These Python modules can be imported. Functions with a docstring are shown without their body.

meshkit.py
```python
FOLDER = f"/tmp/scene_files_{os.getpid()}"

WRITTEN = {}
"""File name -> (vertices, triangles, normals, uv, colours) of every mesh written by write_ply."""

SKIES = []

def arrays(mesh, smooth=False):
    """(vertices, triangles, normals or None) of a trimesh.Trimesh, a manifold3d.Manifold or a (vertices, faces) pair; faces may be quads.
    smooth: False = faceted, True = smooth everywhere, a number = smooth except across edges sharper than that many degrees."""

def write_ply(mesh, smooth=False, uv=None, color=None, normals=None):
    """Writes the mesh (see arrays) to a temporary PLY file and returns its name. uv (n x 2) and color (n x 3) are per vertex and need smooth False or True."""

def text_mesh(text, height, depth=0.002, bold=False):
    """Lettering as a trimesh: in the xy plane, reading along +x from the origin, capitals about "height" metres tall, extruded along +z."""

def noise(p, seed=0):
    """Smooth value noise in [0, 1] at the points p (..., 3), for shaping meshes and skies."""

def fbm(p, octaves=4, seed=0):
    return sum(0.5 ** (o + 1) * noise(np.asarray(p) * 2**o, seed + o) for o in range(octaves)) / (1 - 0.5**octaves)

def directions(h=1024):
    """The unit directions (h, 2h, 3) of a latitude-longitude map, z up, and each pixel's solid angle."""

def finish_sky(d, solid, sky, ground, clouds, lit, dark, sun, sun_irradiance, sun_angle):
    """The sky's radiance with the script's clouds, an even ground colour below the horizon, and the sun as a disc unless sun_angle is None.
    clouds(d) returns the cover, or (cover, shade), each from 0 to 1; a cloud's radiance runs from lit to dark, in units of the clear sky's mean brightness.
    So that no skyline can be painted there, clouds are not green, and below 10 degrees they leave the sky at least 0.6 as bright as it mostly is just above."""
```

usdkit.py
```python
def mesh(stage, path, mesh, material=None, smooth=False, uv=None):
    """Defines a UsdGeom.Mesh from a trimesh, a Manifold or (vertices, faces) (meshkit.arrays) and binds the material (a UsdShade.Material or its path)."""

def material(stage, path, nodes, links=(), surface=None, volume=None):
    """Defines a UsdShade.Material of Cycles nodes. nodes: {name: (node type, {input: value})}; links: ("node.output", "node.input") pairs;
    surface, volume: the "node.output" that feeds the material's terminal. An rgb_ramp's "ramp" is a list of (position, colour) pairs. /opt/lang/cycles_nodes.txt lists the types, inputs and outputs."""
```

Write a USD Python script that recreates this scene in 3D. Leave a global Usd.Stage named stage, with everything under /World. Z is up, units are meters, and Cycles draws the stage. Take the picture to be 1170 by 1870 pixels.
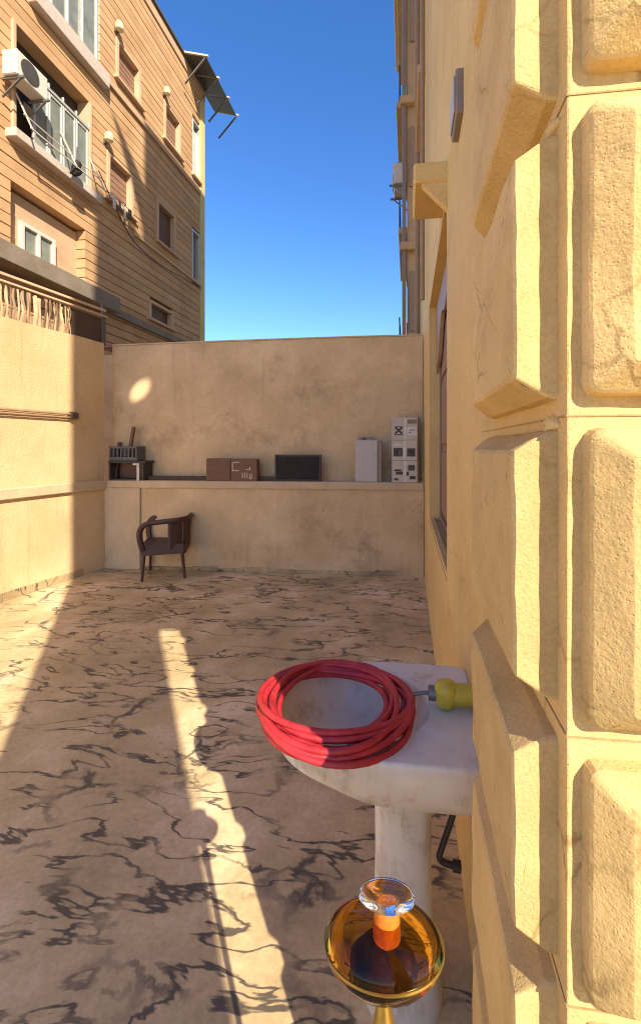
import math, random
import numpy as np, trimesh
from shapely.geometry import Polygon, Point, box as sbox
from shapely import affinity
from pxr import Usd, UsdGeom, UsdLux, UsdShade, Gf, Sdf
import usdkit, meshkit

stage = Usd.Stage.CreateInMemory()
UsdGeom.SetStageUpAxis(stage, UsdGeom.Tokens.z)
UsdGeom.SetStageMetersPerUnit(stage, 1.0)
world = UsdGeom.Xform.Define(stage, '/World')
stage.SetDefaultPrim(world.GetPrim())
UsdGeom.Scope.Define(stage, '/World/Looks')
rnd = random.Random(7)
nrs = np.random.RandomState(11)

# ------------------------------------------------------------------ camera, sky, sun, exposure
SUN_EL, SUN_AZ = 35.0, 36.0            # sun behind the viewer's right shoulder
cam = UsdGeom.Camera.Define(stage, '/World/camera')
cam.CreateFocalLengthAttr(15.2)
cam.CreateHorizontalApertureAttr(23.4)
cam.CreateVerticalApertureAttr(37.44)
cam.CreateHorizontalApertureOffsetAttr(-1.44)
cam.CreateVerticalApertureOffsetAttr(-2.4)
cam.CreateClippingRangeAttr(Gf.Vec2f(0.02, 2000))
cam.CreateExposureAttr(1.2)
cam.AddTranslateOp().Set(Gf.Vec3d(0, 0, 1.6))
cam.AddRotateXYZOp().Set(Gf.Vec3f(90, 0, 6.6))

sun = UsdLux.DistantLight.Define(stage, '/World/sun')
sun.CreateIntensityAttr(1.08)
sun.CreateAngleAttr(0.5)
sun.CreateNormalizeAttr(True)
sun.CreateColorAttr(Gf.Vec3f(1.0, 0.875, 0.67))
sun.AddRotateXYZOp().Set(Gf.Vec3f(90 - SUN_EL, 0, SUN_AZ))

sky = UsdLux.DomeLight.Define(stage, '/World/sky')
sky.GetPrim().SetCustomDataByKey('kind', 'structure')
sky.GetPrim().SetCustomDataByKey('label', 'clear deep blue sky between the two buildings')
sky.GetPrim().SetCustomDataByKey('category', 'sky')
sky_m = usdkit.material(stage, '/World/Looks/sky', {
    's': ('sky_texture', {'sky_type': 'single_scattering', 'sun_disc': False, 'sun_elevation': math.radians(SUN_EL),
                          'sun_rotation': math.radians(180 - SUN_AZ), 'altitude': 100.0, 'air_density': 1.0, 'aerosol_density': 0.25, 'ozone_density': 2.5}),
    'h': ('hsv', {'hue': 0.51, 'saturation': 1.28, 'value': 1.0, 'fac': 1.0}),
    'b': ('background_shader', {'strength': 0.125})}, [('s.color', 'h.color'), ('h.color', 'b.color')], surface='b.background')
UsdShade.MaterialBindingAPI.Apply(sky.GetPrim()).Bind(sky_m)

# ------------------------------------------------------------------ helpers
used = {}
def numbered(parent, name):
    k = (parent, name)
    n = used.get(k, -1) + 1
    used[k] = n
    return f'{parent}/{name}' if n == 0 else f'{parent}/{name}_{n:03d}'

def tag(p, label=None, cat=None, group=None, kind=None):
    p = p.GetPrim() if hasattr(p, 'GetPrim') else p
    for k, v in (('label', label), ('category', cat), ('group', group), ('kind', kind)):
        if v:
            p.SetCustomDataByKey(k, v)
    return p

def thing(name, label, cat, loc=(0, 0, 0), rz=0.0, group=None):
    x = UsdGeom.Xform.Define(stage, numbered('/World', name))
    x.AddTranslateOp().Set(Gf.Vec3d(*loc))
    x.AddRotateZOp().Set(float(rz))
    return tag(x, label, cat, group)

def part(parent, name, mesh, mat, smooth=False, label=None):
    path = numbered(str(parent.GetPath()) if parent else '/World', name)
    if isinstance(mesh, MB):
        mesh = mesh.mesh()
    m = usdkit.mesh(stage, path, mesh, M[mat] if isinstance(mat, str) else mat, smooth)
    if label:
        m.GetPrim().SetCustomDataByKey('label', label)
    return m.GetPrim()

def dup(src, loc, rz=0.0, label=None):
    cd = src.GetCustomData()
    base = src.GetName().rstrip('0123456789').rstrip('_')
    x = UsdGeom.Xform.Define(stage, numbered('/World', base))
    x.AddTranslateOp().Set(Gf.Vec3d(*loc)); x.AddRotateZOp().Set(float(rz))
    p = x.GetPrim()
    p.GetReferences().AddInternalReference(src.GetPath())
    p.SetInstanceable(True)
    return tag(p, label or cd['label'], cd['category'], cd.get('group'))

def bx(x0, x1, y0, y1, z0, z1):
    b = trimesh.creation.box(extents=(x1 - x0, y1 - y0, z1 - z0))
    b.apply_translation(((x0 + x1) / 2, (y0 + y1) / 2, (z0 + z1) / 2))
    return b

def cbx(x0, x1, y0, y1, z0, z1, c=0.006):
    """box with chamfered edges"""
    p = []
    for X, sx in ((x0, 1), (x1, -1)):
        for Y, sy in ((y0, 1), (y1, -1)):
            for Z, sz in ((z0, 1), (z1, -1)):
                p += [(X, Y + sy * c, Z + sz * c), (X + sx * c, Y, Z + sz * c), (X + sx * c, Y + sy * c, Z)]
    return trimesh.convex.convex_hull(np.array(p))

def hull(p):
    return trimesh.convex.convex_hull(np.array(p, float))

def bar(a, b, w, d=None):
    """square bar between two points"""
    a, b = np.array(a, float), np.array(b, float)
    d = d or w
    L = np.linalg.norm(b - a)
    m = trimesh.creation.box(extents=(w, d, L))
    m.apply_transform(trimesh.geometry.align_vectors([0, 0, 1], (b - a) / L))
    m.apply_translation((a + b) / 2)
    return m

def catmull(P, n=8, closed=False):
    P = np.array(P, float)
    out = []
    N = len(P)
    for i in range(N if closed else N - 1):
        g = (lambda k: P[k % N]) if closed else (lambda k: P[min(max(k, 0), N - 1)])
        p0, p1, p2, p3 = g(i - 1), g(i), g(i + 1), g(i + 2)
        for t in np.arange(n) / n:
            out.append(.5 * ((2 * p1) + (-p0 + p2) * t + (2 * p0 - 5 * p1 + 4 * p2 - p3) * t * t + (-p0 + 3 * p1 - 3 * p2 + p3) * t ** 3))
    if not closed:
        out.append(P[-1])
    return np.array(out)

def tube(P, r, seg=10, flat=None):
    """round tube along a polyline; r a number or one per point; flat squashes the section's second axis"""
    P = np.array(P, float)
    r = np.full(len(P), r) if np.ndim(r) == 0 else np.array(r)
    T = np.gradient(P, axis=0)
    T /= np.linalg.norm(T, axis=1, keepdims=True)
    u = np.cross(T[0], [0, 0, 1.])
    if np.linalg.norm(u) < 1e-3:
        u = np.array([1., 0, 0])
    V, F = [], []
    a = np.linspace(0, 2 * np.pi, seg, endpoint=False)
    for i in range(len(P)):
        u = u - T[i] * (u @ T[i]); u /= np.linalg.norm(u)
        w = np.cross(T[i], u)
        V.append(P[i] + r[i] * (np.cos(a)[:, None] * u + (flat or 1) * np.sin(a)[:, None] * w))
    V = np.vstack(V)
    for i in range(len(P) - 1):
        for j in range(seg):
            k = (j + 1) % seg
            F += [(i * seg + j, i * seg + k, (i + 1) * seg + k), (i * seg + j, (i + 1) * seg + k, (i + 1) * seg + j)]
    n = len(V)
    V = np.vstack([V, P[0], P[-1]])
    for j in range(seg):
        k = (j + 1) % seg
        F += [(n, k, j), (n + 1, (len(P) - 1) * seg + j, (len(P) - 1) * seg + k)]
    return trimesh.Trimesh(V, np.array(F), process=False)

def loft(rings, cap0=True, cap1=True):
    n = len(rings[0]); V = np.vstack(rings); F = []
    for i in range(len(rings) - 1):
        for j in range(n):
            k = (j + 1) % n
            F += [(i * n + j, i * n + k, (i + 1) * n + k), (i * n + j, (i + 1) * n + k, (i + 1) * n + j)]
    for c, ring, o in ((cap0, 0, 0), (cap1, len(rings) - 1, 1)):
        if c:
            V = np.vstack([V, rings[ring].mean(0)])
            for j in range(n):
                k = (j + 1) % n
                F.append((len(V) - 1, ring * n + (j if o else k), ring * n + (k if o else j)))
    return trimesh.Trimesh(V, np.array(F), process=False)

def lathe(prof, seg=48, loc=(0, 0, 0), closed=True):
    a = np.linspace(0, 2 * np.pi, seg, endpoint=False)
    rings = [np.stack([r * np.cos(a), r * np.sin(a), np.full(seg, z)], 1) + np.array(loc) for r, z in prof]
    return loft(rings, closed, closed)

class MB:
    def __init__(s): s.l = []
    def add(s, *m): s.l += m; return s
    def mesh(s): return trimesh.util.concatenate(s.l)

def along(mesh, origin, ang):
    """place a mesh built along local x at origin, turned about z"""
    mesh = mesh.copy()
    mesh.apply_transform(trimesh.transformations.rotation_matrix(ang, [0, 0, 1]))
    mesh.apply_translation(origin)
    return mesh

# ------------------------------------------------------------------ materials
M = {}
def stucco(name, c1, c2, scale=3.0, fine=60.0, bump=0.35, rough=0.9, streak=0.0, dirt=(0.2, 0.13, 0.07), dirt_amt=0.5, bdist=0.01, rand=0.0, pits=0.0, crack=0.0, cscale=4.0):
    nodes = {
        'g': ('geometry', {}),
        'n1': ('noise_texture', {'scale': scale, 'detail': 7.0, 'roughness': 0.62}),
        'r1': ('rgb_ramp', {'ramp': [(0.3, c1), (0.7, c2)]}),
        'n2': ('noise_texture', {'scale': fine, 'detail': 5.0, 'roughness': 0.6}),
        'nm': ('noise_texture', {'scale': scale * 5, 'detail': 6.0, 'roughness': 0.7}),
        'hm': ('math', {'math_type': 'multiply_add', 'value2': 0.8}),
        'r2': ('rgb_ramp', {'ramp': [(0.32, (.74, .74, .74)), (0.6, (1, 1, 1))]}),
        'm1': ('mix_color', {'blend_type': 'multiply', 'fac': 0.55}),
        'mp': ('mapping', {'scale': (9.0, 9.0, 0.55)}),
        'n3': ('noise_texture', {'scale': 1.0, 'detail': 6.0, 'roughness': 0.7}),
        'r3': ('rgb_ramp', {'ramp': [(0.56, (0, 0, 0)), (0.76, (1, 1, 1))]}),
        'sm': ('math', {'math_type': 'multiply', 'value2': streak}),
        'm2': ('mix_color', {'blend_type': 'mix', 'b': dirt}),
        'n4': ('noise_texture', {'scale': scale * 0.7, 'detail': 9.0, 'roughness': 0.72}),
        'r4': ('rgb_ramp', {'ramp': [(0.55, (0, 0, 0)), (0.78, (1, 1, 1))]}),
        'dm': ('math', {'math_type': 'multiply', 'value2': dirt_amt}),
        'm3': ('mix_color', {'blend_type': 'mix', 'b': dirt}),
        'cw': ('noise_texture', {'scale': cscale * 1.3, 'detail': 5.0, 'roughness': 0.65}),
        'cs': ('vector_math', {'math_type': 'scale', 'scale': 0.55 / cscale}),
        'ca': ('vector_math', {'math_type': 'add'}),
        'cv': ('voronoi_texture', {'feature': 'distance_to_edge', 'scale': cscale}),
        'cr': ('rgb_ramp', {'ramp': [(0.0, (1, 1, 1)), (0.012, (.7, .7, .7)), (0.028, (0, 0, 0))]}),
        'cn': ('noise_texture', {'scale': cscale * 0.55, 'detail': 3.0}),
        'ck': ('rgb_ramp', {'ramp': [(0.50, (0, 0, 0)), (0.60, (1, 1, 1))]}),
        'cm': ('math', {'math_type': 'multiply'}),
        'ce': ('math', {'math_type': 'multiply', 'value2': crack}),
        'm4': ('mix_color', {'blend_type': 'mix', 'b': tuple(q * .6 for q in dirt)}),
        'oi': ('object_info', {}),
        'mr': ('map_range', {'from_min': 0.0, 'from_max': 1.0, 'to_min': 1 - rand, 'to_max': 1 + rand}),
        'hs': ('hsv', {'hue': 0.5, 'saturation': 1.0, 'fac': 1.0}),
        'vp': ('voronoi_texture', {'scale': fine * 0.9, 'randomness': 1.0}),
        'rp': ('rgb_ramp', {'ramp': [(0.05, (0, 0, 0)), (0.3, (1, 1, 1))]}),
        'pm': ('math', {'math_type': 'multiply_add', 'value2': pits}),
        'bp': ('bump', {'strength': bump, 'distance': bdist}),
        'p': ('principled_bsdf', {'roughness': rough, 'specular_ior_level': 0.2}),
    }
    links = [('g.position', 'n1.vector'), ('g.position', 'n2.vector'), ('g.position', 'nm.vector'), ('g.position', 'mp.vector'), ('mp.vector', 'n3.vector'), ('g.position', 'n4.vector'),
             ('n1.fac', 'r1.fac'), ('r1.color', 'm1.a'), ('n2.fac', 'r2.fac'), ('r2.color', 'm1.b'), ('m1.result', 'm2.a'), ('n3.fac', 'r3.fac'), ('r3.color', 'sm.value1'),
             ('sm.value', 'm2.fac'), ('m2.result', 'm3.a'), ('n4.fac', 'r4.fac'), ('r4.color', 'dm.value1'), ('dm.value', 'm3.fac'),
             ('g.position', 'cw.vector'), ('cw.color', 'cs.vector1'), ('cs.vector', 'ca.vector1'), ('g.position', 'ca.vector2'), ('ca.vector', 'cv.vector'), ('cv.distance', 'cr.fac'),
             ('g.position', 'cn.vector'), ('cn.fac', 'ck.fac'), ('cr.color', 'cm.value1'), ('ck.color', 'cm.value2'), ('cm.value', 'ce.value1'), ('m3.result', 'm4.a'), ('ce.value', 'm4.fac'), ('m4.result', 'hs.color'), ('oi.random', 'mr.value'), ('mr.result', 'hs.value'), ('hs.color', 'p.base_color'),
             ('nm.fac', 'hm.value1'), ('n2.fac', 'hm.value3'),
             ('g.position', 'vp.vector'), ('vp.distance', 'rp.fac'), ('rp.color', 'pm.value1'), ('hm.value', 'pm.value3'), ('pm.value', 'bp.height'), ('bp.normal', 'p.normal')]
    M[name] = usdkit.material(stage, '/World/Looks/' + name, nodes, links, surface='p.BSDF')

def plain(name, col, rough=0.5, metallic=0.0, var=0.15, scale=14.0, bump=0.08, **kw):
    lo = tuple(c * (1 - var) for c in col); hi = tuple(min(1, c * (1 + var)) for c in col)
    M[name] = usdkit.material(stage, '/World/Looks/' + name, {
        't': ('texture_coordinate', {}), 'n': ('noise_texture', {'scale': scale, 'detail': 5.0, 'roughness': 0.65}),
        'r': ('rgb_ramp', {'ramp': [(0.3, lo), (0.7, hi)]}),
        'mr': ('map_range', {'from_min': 0.3, 'from_max': 0.7, 'to_min': rough * 0.85, 'to_max': min(1, rough * 1.2)}),
        'b': ('bump', {'strength': bump, 'distance': 0.004}),
        'p': ('principled_bsdf', {'metallic': metallic, **kw})},
        [('t.object', 'n.vector'), ('n.fac', 'r.fac'), ('r.color', 'p.base_color'), ('n.fac', 'mr.value'), ('mr.result', 'p.roughness'), ('n.fac', 'b.height'), ('b.normal', 'p.normal')], surface='p.BSDF')

stucco('house_plaster', (0.63, 0.435, 0.175), (0.73, 0.515, 0.22), scale=2.2, fine=90, bump=0.6, streak=0.35, dirt=(0.30, 0.19, 0.09), dirt_amt=0.45, bdist=0.006, crack=0.18, cscale=2.6)
stucco('pilaster_plaster', (0.57, 0.405, 0.17), (0.67, 0.485, 0.22), scale=6, fine=160, bump=0.5, streak=0.0, dirt=(0.32, 0.21, 0.08), dirt_amt=0.6, bdist=0.004, pits=0.3, crack=0.6, cscale=6.0)
stucco('quoin_stone', (0.52, 0.37, 0.155), (0.67, 0.485, 0.22), scale=7, fine=200, bump=0.35, streak=0.0, dirt=(0.34, 0.22, 0.085), dirt_amt=0.65, bdist=0.004, rand=0.11, pits=0.4, crack=0.6, cscale=7.0)
stucco('yard_plaster', (0.57, 0.385, 0.205), (0.70, 0.495, 0.285), scale=1.6, fine=70, bump=0.6, streak=0.6, dirt=(0.27, 0.175, 0.095), dirt_amt=0.4, bdist=0.008)
stucco('back_plaster', (0.52, 0.36, 0.195), (0.72, 0.52, 0.305), scale=1.9, fine=60, bump=0.7, streak=0.3, dirt=(0.26, 0.17, 0.09), dirt_amt=0.8, bdist=0.008, crack=0.16, cscale=2.4)
stucco('ledge_plaster', (0.52, 0.38, 0.24), (0.62, 0.47, 0.30), scale=3, fine=70, bump=0.4, dirt_amt=0.4)
stucco('facade_board', (0.46, 0.275, 0.14), (0.60, 0.385, 0.215), scale=1.4, fine=40, bump=0.4, streak=0.2, dirt=(0.28, 0.18, 0.11), dirt_amt=0.4, rand=0.09)
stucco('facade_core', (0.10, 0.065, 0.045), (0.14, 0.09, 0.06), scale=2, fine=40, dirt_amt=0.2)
stucco('facade_trim', (0.52, 0.35, 0.22), (0.60, 0.42, 0.28), scale=2, fine=40, bump=0.3, dirt_amt=0.4, rand=0.06)
stucco('yellow_pier', (0.55, 0.47, 0.20), (0.62, 0.55, 0.27), scale=2, fine=40, bump=0.3)
stucco('concrete', (0.19, 0.155, 0.12), (0.28, 0.23, 0.18), scale=2.5, fine=50, bump=0.5, streak=0.3)
stucco('far_plaster', (0.48, 0.33, 0.18), (0.58, 0.41, 0.235), scale=1.4, fine=30, bump=0.3, streak=0.4, dirt=(.16, .11, .07))
stucco('ground_dust', (0.30, 0.22, 0.14), (0.38, 0.29, 0.19), scale=0.6, fine=20)

# pale stone paving with broken charcoal veins
def marble(name, tint=1.0):
    c = lambda r, g, b: (r * tint, g * tint, b * tint)
    nodes = {
        'g': ('geometry', {}),
        'w1': ('noise_texture', {'scale': 1.1, 'detail': 3.0, 'roughness': 0.6}),
        'ws': ('vector_math', {'math_type': 'scale', 'scale': 0.32}),
        'wa': ('vector_math', {'math_type': 'add'}),
        'mp': ('mapping', {'scale': (0.8, 3.1, 1.0), 'rotation': (0, 0, 0.10)}),
        'n1': ('noise_texture', {'scale': 2.1, 'detail': 5.0, 'roughness': 0.52, 'distortion': 0.25}),
        'v1': ('rgb_ramp', {'ramp': [(0.477, (0, 0, 0)), (0.490, (1, 1, 1)), (0.506, (1, 1, 1)), (0.519, (0, 0, 0))]}),
        'mk': ('noise_texture', {'scale': 2.4, 'detail': 4.0, 'roughness': 0.6}),
        'mr': ('rgb_ramp', {'ramp': [(0.37, (0, 0, 0)), (0.50, (1, 1, 1))]}),
        'm1': ('math', {'math_type': 'multiply'}),
        'mp2': ('mapping', {'scale': (0.8, 1.7, 1.0), 'rotation': (0, 0, -0.35), 'location': (3.1, 7.7, 0)}),
        'n2': ('voronoi_texture', {'feature': 'distance_to_edge', 'scale': 2.3, 'randomness': 1.0}),
        'w2': ('noise_texture', {'scale': 5.0, 'detail': 6.0, 'roughness': 0.65}),
        'w2s': ('vector_math', {'math_type': 'scale', 'scale': 0.22}),
        'w2a': ('vector_math', {'math_type': 'add'}),
        'v2': ('rgb_ramp', {'ramp': [(0.0, (1, 1, 1)), (0.018, (.9, .9, .9)), (0.05, (0, 0, 0))]}),
        'mk2': ('noise_texture', {'scale': 2.3, 'detail': 3.0, 'w': 3.0, 'dimensions': '4D'}),
        'mr2': ('rgb_ramp', {'ramp': [(0.515, (0, 0, 0)), (0.63, (1, 1, 1))]}),
        'm2': ('math', {'math_type': 'multiply'}),
        'mx': ('math', {'math_type': 'maximum'}),
        'ms': ('math', {'math_type': 'multiply', 'value2': 0.88}),
        'nb': ('noise_texture', {'scale': 1.5, 'detail': 8.0, 'roughness': 0.65}),
        'rb': ('rgb_ramp', {'ramp': [(0.30, c(.33, .235, .125)), (0.42, c(.50, .37, .20)), (0.52, c(.62, .455, .25)), (0.64, c(.80, .62, .40))]}),
        'nf': ('noise_texture', {'scale': 45.0, 'detail': 6.0, 'roughness': 0.7}),
        'rf': ('rgb_ramp', {'ramp': [(0.3, (.72, .72, .72)), (0.65, (1.04, 1.04, 1.04))]}),
        'mb': ('mix_color', {'blend_type': 'multiply', 'fac': 0.8, 'use_clamp': False}),
        'mc': ('mix_color', {'blend_type': 'mix', 'b': (0.05, 0.047, 0.045)}),
        'rr': ('map_range', {'from_min': 0.3, 'from_max': 0.7, 'to_min': 0.38, 'to_max': 0.7}),
        'hh': ('math', {'math_type': 'multiply_add', 'value2': -0.5}),
        'bp': ('bump', {'strength': 0.15, 'distance': 0.004}),
        'p': ('principled_bsdf', {'specular_ior_level': 0.4}),
    }
    links = [('g.position', 'w1.vector'), ('w1.color', 'ws.vector1'), ('ws.vector', 'wa.vector1'), ('g.position', 'wa.vector2'),
             ('wa.vector', 'mp.vector'), ('mp.vector', 'n1.vector'), ('n1.fac', 'v1.fac'), ('g.position', 'mk.vector'), ('mk.fac', 'mr.fac'), ('v1.color', 'm1.value1'), ('mr.color', 'm1.value2'),
             ('g.position', 'w2.vector'), ('w2.color', 'w2s.vector1'), ('w2s.vector', 'w2a.vector1'), ('wa.vector', 'w2a.vector2'), ('w2a.vector', 'mp2.vector'), ('mp2.vector', 'n2.vector'), ('n2.distance', 'v2.fac'), ('g.position', 'mk2.vector'), ('mk2.fac', 'mr2.fac'), ('v2.color', 'm2.value1'), ('mr2.color', 'm2.value2'),
             ('m1.value', 'mx.value1'), ('m2.value', 'mx.value2'), ('mx.value', 'ms.value1'), ('g.position', 'nb.vector'), ('nb.fac', 'rb.fac'), ('g.position', 'nf.vector'), ('nf.fac', 'rf.fac'),
             ('rb.color', 'mb.a'), ('rf.color', 'mb.b'), ('mb.result', 'mc.a'), ('ms.value', 'mc.fac'), ('mc.result', 'p.base_color'), ('nb.fac', 'rr.value'), ('rr.result', 'p.roughness'),
             ('mx.value', 'hh.value1'), ('nf.fac', 'hh.value3'), ('hh.value', 'bp.height'), ('bp.normal', 'p.normal')]
    M[name] = usdkit.material(stage, '/World/Looks/' + name, nodes, links, surface='p.BSDF')
marble('veined_paving')
marble('veined_skirting', 0.7)

plain('porcelain', (0.70, 0.65, 0.59), 0.16, var=0.04, scale=8, bump=0.02, coat_weight=0.3, coat_roughness=0.1)
M['porcelain'] = usdkit.material(stage, '/World/Looks/porcelain_stained', {
    'g': ('geometry', {}), 'n': ('noise_texture', {'scale': 9.0, 'detail': 8.0, 'roughness': 0.7}),
    'mp': ('mapping', {'scale': (30.0, 30.0, 2.5)}), 'n2': ('noise_texture', {'scale': 1.0, 'detail': 6.0, 'roughness': 0.65}),
    'mx': ('math', {'math_type': 'multiply_add', 'value2': 0.55}),
    'r': ('rgb_ramp', {'ramp': [(0.60, (.70, .65, .58)), (0.82, (.62, .55, .46)), (1.0, (.42, .34, .25))]}),
    'rr': ('rgb_ramp', {'ramp': [(0.6, (.16, .16, .16)), (0.95, (.6, .6, .6))]}),
    'p': ('principled_bsdf', {'coat_weight': 0.15, 'coat_roughness': 0.15})},
    [('g.position', 'n.vector'), ('g.position', 'mp.vector'), ('mp.vector', 'n2.vector'), ('n2.fac', 'mx.value1'), ('n.fac', 'mx.value3'), ('mx.value', 'r.fac'), ('r.color', 'p.base_color'), ('mx.value', 'rr.fac'), ('rr.color', 'p.roughness')], surface='p.BSDF')
plain('red_rubber', (0.40, 0.022, 0.030), 0.45, var=0.3, scale=18)
plain('brass_yellow', (0.50, 0.40, 0.04), 0.4, var=0.2)
plain('grey_metal', (0.20, 0.19, 0.18), 0.45, metallic=0.6)
plain('black_pipe', (0.025, 0.018, 0.016), 0.5)
plain('chair_plastic', (0.065, 0.028, 0.022), 0.5, var=0.2, scale=30)
plain('aluminium', (0.50, 0.50, 0.46), 0.4, metallic=0.3, var=0.1)
plain('pale_sheet', (0.52, 0.44, 0.38), 0.6)
plain('window_dark', (0.05, 0.035, 0.028), 0.6, var=0.3, scale=3)
plain('shutter_shade', (0.13, 0.075, 0.05), 0.7, var=0.2, scale=6)
plain('pane_grey', (0.20, 0.215, 0.19), 0.22, var=0.25, scale=3)
plain('shutter_brown', (0.27, 0.155, 0.10), 0.6, var=0.15, scale=8)
plain('shutter_mauve', (0.25, 0.15, 0.10), 0.6, var=0.12, scale=8)
plain('ac_white', (0.60, 0.55, 0.48), 0.5, var=0.08)
plain('ac_dark', (0.06, 0.055, 0.05), 0.5)
plain('navy_shade', (0.035, 0.04, 0.055), 0.6)
plain('dark_sheet', (0.045, 0.05, 0.06), 0.6, var=0.3)
plain('rafter_wood', (0.50, 0.42, 0.32), 0.7)
plain('reed', (0.46, 0.32, 0.19), 0.8, var=0.35, scale=6)
plain('reed_dark', (0.25, 0.16, 0.10), 0.8, var=0.3, scale=6)
plain('red_sheet', (0.30, 0.13, 0.09), 0.7, var=0.2)
plain('crate_grey', (0.11, 0.105, 0.10), 0.6, var=0.2)
plain('crate_dark', (0.045, 0.035, 0.03), 0.6)
plain('board_dark', (0.075, 0.045, 0.032), 0.7)
plain('box_brown', (0.16, 0.078, 0.046), 0.7, var=0.2)
plain('box_print', (0.50, 0.42, 0.36), 0.7)
plain('screen_black', (0.016, 0.010, 0.010), 0.8)
plain('tin_grey', (0.44, 0.39, 0.36), 0.45, var=0.08)
plain('tin_edge', (0.22, 0.18, 0.155), 0.5)
plain('carton', (0.50, 0.44, 0.36), 0.75, var=0.08)
plain('carton_side', (0.17, 0.09, 0.05), 0.75)
plain('print_dark', (0.07, 0.06, 0.055), 0.7)
plain('print_pale', (0.62, 0.57, 0.51), 0.7)
plain('pipe_paint', (0.32, 0.21, 0.12), 0.5)
plain('pipe_cap', (0.10, 0.055, 0.035), 0.6)
plain('lamp_cream', (0.62, 0.52, 0.30), 0.5)
plain('gilt', (0.60, 0.42, 0.10), 0.28, metallic=0.9, var=0.1)
plain('orange_wax', (0.85, 0.26, 0.03), 0.3, var=0.25, scale=60, transmission_weight=0.45, subsurface_weight=0.0)
stucco('joint_dirt', (.34, .22, .10), (.45, .32, .15), scale=20)
plain('coping_dark', (0.10, 0.085, 0.07), 0.7)

def glassy(name, col, rough=0.0, ior=1.45):
    M[name] = usdkit.material(stage, '/World/Looks/' + name, {'p': ('principled_bsdf', {'base_color': col, 'roughness': rough, 'transmission_weight': 1.0, 'ior': ior})}, [], surface='p.BSDF')
glassy('amber_glass', (0.70, 0.34, 0.035), 0.015, 1.30)
plain('dark_syrup', (0.035, 0.017, 0.008), 0.2, var=0.4, scale=30)
glassy('clear_glass', (0.95, 0.96, 0.97), 0.02, 1.45)

# ------------------------------------------------------------------ ground
ground = bx(-300, 300, -300, 300, -0.5, -0.02)
tag(part(None, 'ground', ground, 'ground_dust'), 'dusty ground outside the yard walls', 'ground', kind='structure')
SL = 0.163                                   # the left wall is not quite parallel to the house
def lw_x(y): return -3.955 - (5.03 - y) * SL
fl = Polygon([(lw_x(-6) - .2, -6), (4, -6), (4, 5.4), (lw_x(5.4) - .2, 5.4)])
fm = trimesh.creation.extrude_polygon(fl, 0.05, engine='earcut'); fm.apply_translation((0, 0, -0.05))
tag(part(None, 'courtyard_floor', fm, 'veined_paving'), 'pale stone yard floor streaked with charcoal veins', 'floor', kind='structure')

# ------------------------------------------------------------------ left boundary wall
LWA = math.atan2(1.0, SL) ; LWO = np.array([lw_x(-6), -6.0, 0.0]); LWL = math.hypot(11.03, 11.03 * SL)
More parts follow.
